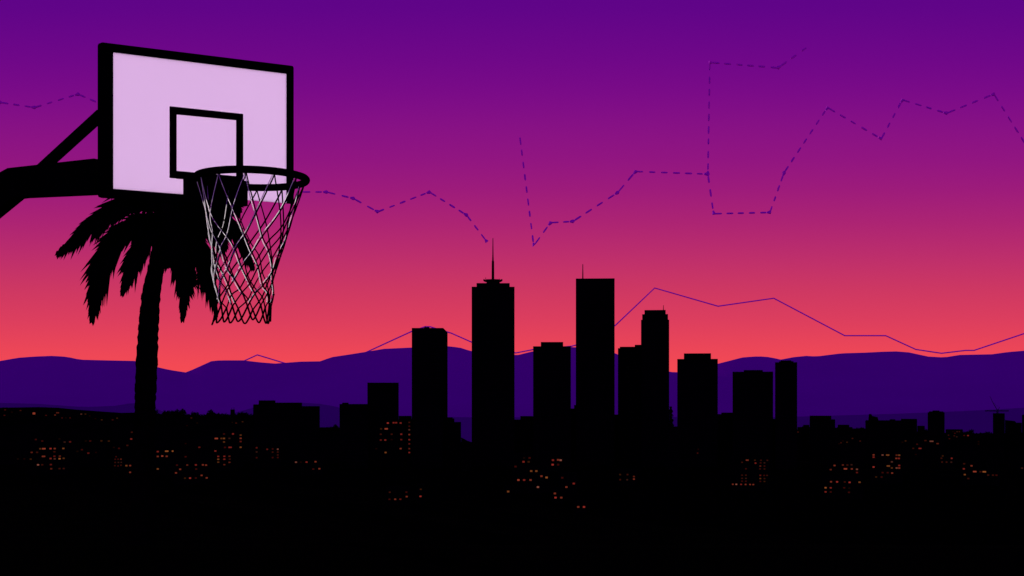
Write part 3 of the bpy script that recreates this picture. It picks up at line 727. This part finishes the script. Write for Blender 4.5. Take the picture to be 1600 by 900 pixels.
for i, (px, yt, h, k, lab) in enumerate([
 (1258, 665.5, 9, 0, 'small dark tree left of the first flat right hand block'),
 (1334, 668.5, 10, 1, 'low dark tree right of the small pitched end block'),
 (1342, 667.5, 10, 0, 'dark tree left of the turreted block'),
 (1348, 669, 9, 2, 'small dark tree touching the turreted block'),
 (1446, 669, 9, 1, 'dark tree in the slot left of the stubby tower'),
 (1508, 673.5, 9, 0, 'small dark tree right of the speckled window block'),
 (1517.5, 672, 11, 2, 'pointed dark tree standing out right of the speckled window block'),
 (1526, 675.5, 9, 1, 'broad low dark tree midway to the crane tower'),
 (1536, 675.5, 9, 0, 'low dark tree beside the faint crest light'),
 (1545, 673.5, 10, 1, 'dark tree against the left side of the crane tower')]):
    hill_tree(px, yt, 1990, h*1.3, k, lab, GTREE2)

# slim dark tree on the terrace roof beside the stepped tower
st = Vector(terrace.o)+terrace.ax*terrace.u(1048)+terrace.ay*8; st.z = VALLEY+terrace.z(667)-1.1
tr_ = tag(empty('slim_tree', st), 'slim ragged dark tree on a roof in the gap right of the stepped tower', 'tree')
s_ = 1420/F; H_ = 33*s_
mb = MB(); mb.tube([(0, 0, 0), (.2, 0, H_*.5), (0, 0, H_*.93)], [.45, .3, .1], 6); mb.build('trunk', M['bark'], tr_)
mb = MB(); rnd = random.Random(5)
for q in range(1500):
    t = rnd.random(); r = (1-t)**.3*3.4+.4; a = rnd.random()*6.283
    rr_ = r*math.sqrt(rnd.random())*(.75+.3*math.sin(t*26))
    p = Vector((math.cos(a)*rr_, math.sin(a)*rr_, H_*(.06+.94*t)))
    t1 = Vector((rnd.gauss(0, 1), rnd.gauss(0, 1), rnd.gauss(0, 1)-.5)).normalized(); t2 = t1.orthogonal().normalized()
    mb.bm.faces.new([mb.bm.verts.new(p+a_*t1*.7+b_*t2*.45) for a_, b_ in ((-1, 0), (0, -1), (1, 0), (0, 1))])
mb.build('crown', M['leaf'], tr_)

# ------------------------------------------------------------------ lines drawn across the sky, beyond the mountains
LD = 8600.0
def dashes(label, pts, dash=11.0, gap=7.5, r=1.4):
    rnd = random.Random(len(pts)*31); c0 = at(pts[0][0], pts[0][1], LD)
    root = tag(empty('dashed_line', c0), label, 'dashed line', 'dashed violet lines across the sky')
    def one(mb, name):
        mb.bm.transform(Matrix.Translation(-c0)); mb.build(name, M['trail'], root)
    for (x0, y0), (x1, y1) in zip(pts, pts[1:]):
        L = math.hypot(x1-x0, y1-y0); n = max(1, round(L/(dash+gap)))
        st_ = L/n
        for i in range(n):
            a = i*st_+st_*.12; e = a+st_*dash/(dash+gap)*rnd.uniform(.85, 1.1)
            p = lambda q: at(x0+(x1-x0)*q/L, y0+(y1-y0)*q/L, LD)
            rr_ = r*rnd.uniform(.85, 1.12)/F*LD
            e = min(e, L); mb = MB(); mb.tube([p(a+(e-a)*q) for q in (0, .12, .5, .88, 1)], [rr_*.2, rr_*.9, rr_, rr_*.9, rr_*.2], 6); one(mb, 'dash')
    for (x, y), (u, v), (p_, q_) in zip(pts[1:], pts, pts[2:]+[pts[-2]]):
        d1 = Vector((u-x, v-y)).normalized(); d2 = Vector((p_-x, q_-y)).normalized()
        mb = MB(); mb.tube([at(x+d1.x*5, y+d1.y*5, LD), at(x, y, LD), at(x+d2.x*3, y+d2.y*3, LD)], [1.2/F*LD, 3.0/F*LD, 1.4/F*LD], 6); one(mb, 'corner_mark')
dashes('short dashed violet line running into the backboard at the upper left', [(-30, 156), (0, 160), (54, 168), (122, 147), (170, 168)])
dashes('dashed violet zigzag from the hoop towards the tall mast', [(470, 300), (510, 300), (552, 310), (590, 331), (671, 300), (729, 336), (761, 378)])
dashes('dashed violet line with a steep drop in the middle of the sky', [(812, 212), (834, 384), (860, 348), (895, 346), (965, 301), (993, 268), (1105, 272)])
dashes('tall dashed violet line with a vertical rise and saw teeth at upper right', [(1262, 73), (1216, 106), (1109, 97.5), (1106, 272), (1115, 334), (1203, 332), (1225, 270), (1293, 168), (1377, 217), (1410, 156), (1479, 177), (1553, 147), (1604, 228)])
def outline(label, pts, r=1.0):
    mb = MB()
    mb.tube([at(x, y, LD) for x, y in pts], r/F*LD, 6)
    for x, y in pts[1:-1]: mb.ball(at(x, y, LD), r*1.02/F*LD, 1)
    o = mb.build('mountain_outline', M['outline']); o['label'] = label; o['category'] = 'outline'; o['group'] = 'thin solid purple outlines above the mountains'
outline('small thin purple peak outline just above the mountains right of the palm', [(366, 571), (402, 554.5), (460, 572)])
outline('long thin purple peak outline passing behind the towers to the right edge', [(560, 556), (645, 517), (664, 510.5), (672, 510.5), (705, 520.5), (740, 536), (806, 551.5), (834, 546), (893, 541), (935, 530), (963, 507), (1023, 450), (1122, 478.5), (1209, 466), (1320, 524.5), (1384, 524.5), (1431, 546), (1471, 552), (1509, 547.5), (1522, 547.5), (1604, 520)])

# ------------------------------------------------------------------ sky, sun, camera
w = bpy.data.worlds.new('World'); S.world = w; w.use_nodes = True
n, l = w.node_tree.nodes, w.node_tree.links
bg = n['Background']; bg.inputs['Strength'].default_value = 1.0
tc = n.new('ShaderNodeTexCoord'); sep = n.new('ShaderNodeSeparateXYZ'); l.new(tc.outputs['Generated'], sep.inputs[0])
a2 = n.new('ShaderNodeMath'); a2.operation = 'ARCTAN2'; l.new(sep.outputs['Z'], a2.inputs[0]); l.new(sep.outputs['Y'], a2.inputs[1])
dv = n.new('ShaderNodeMath'); dv.operation = 'DIVIDE'; dv.inputs[1].default_value = math.pi; l.new(a2.outputs[0], dv.inputs[0])
rp = n.new('ShaderNodeValToRGB'); l.new(dv.outputs[0], rp.inputs['Fac']); l.new(rp.outputs['Color'], bg.inputs['Color'])
def lin(c): return tuple((v/255/12.92 if v/255 <= .04045 else ((v/255+.055)/1.055)**2.4) for v in c)
SKY = [(620, (250, 78, 78)), (565, (242, 73, 85)), (535, (232, 68, 89)), (500, (220, 62, 94)), (454, (206, 56, 98)), (404, (190, 47, 107)), (354, (174, 37, 114)), (300, (158, 28, 122)), (254, (146, 22, 128)), (204, (136, 18, 132)), (154, (124, 12, 135)), (104, (113, 8, 136)), (54, (104, 6, 136)), (4, (95, 4, 136))]
stops = [(math.degrees(math.atan((HY-y)/F))/180, lin(c)) for y, c in SKY]
stops += [(.14, lin((76, 4, 132))), (.25, (.035, .0015, .14)), (.5, (.030, .001, .11)), (.75, (.105, .004, .335)), (.95, (.155, .006, .46)), (1.0, (.155, .006, .46))]
cr = rp.color_ramp; cr.interpolation = 'LINEAR'
cr.elements[0].position = stops[0][0]; cr.elements[0].color = (*stops[0][1], 1)
cr.elements[1].position = 1.0; cr.elements[1].color = (*stops[-1][1], 1)
for p, c in stops[1:-1]:
    e = cr.elements.new(p); e.color = (*c, 1)

sl = bpy.data.lights.new('sun', 'SUN'); sl.energy = 4.5; sl.angle = R(.53); sl.color = (1.0, .93, .86)
so = bpy.data.objects.new('sun', sl); COL.objects.link(so)
az, el = R(-31.5), R(3.9)
dirn = Vector((math.sin(az)*math.cos(el), math.cos(az)*math.cos(el), math.sin(el)))   # towards the sun: low behind the mountains, left of the frame
so.rotation_euler = dirn.to_track_quat('Z', 'Y').to_euler(); so.location = dirn*50+Vector((0, 0, 10))

cam = bpy.data.cameras.new('camera'); co = bpy.data.objects.new('camera', cam); COL.objects.link(co)
cam.sensor_width = 36; cam.lens = F/1600*36; cam.shift_y = (HY-450)/1600; cam.clip_start = .1; cam.clip_end = 40000
co.location = (0, 0, EYE); co.rotation_euler = (R(90), 0, 0); S.camera = co
S.view_settings.view_transform = 'Standard'; S.view_settings.look = 'None'; S.view_settings.exposure = 0; S.view_settings.gamma = 1
S.view_settings.use_curve_mapping = False
S.render.engine = 'CYCLES'; S.cycles.max_bounces = 6
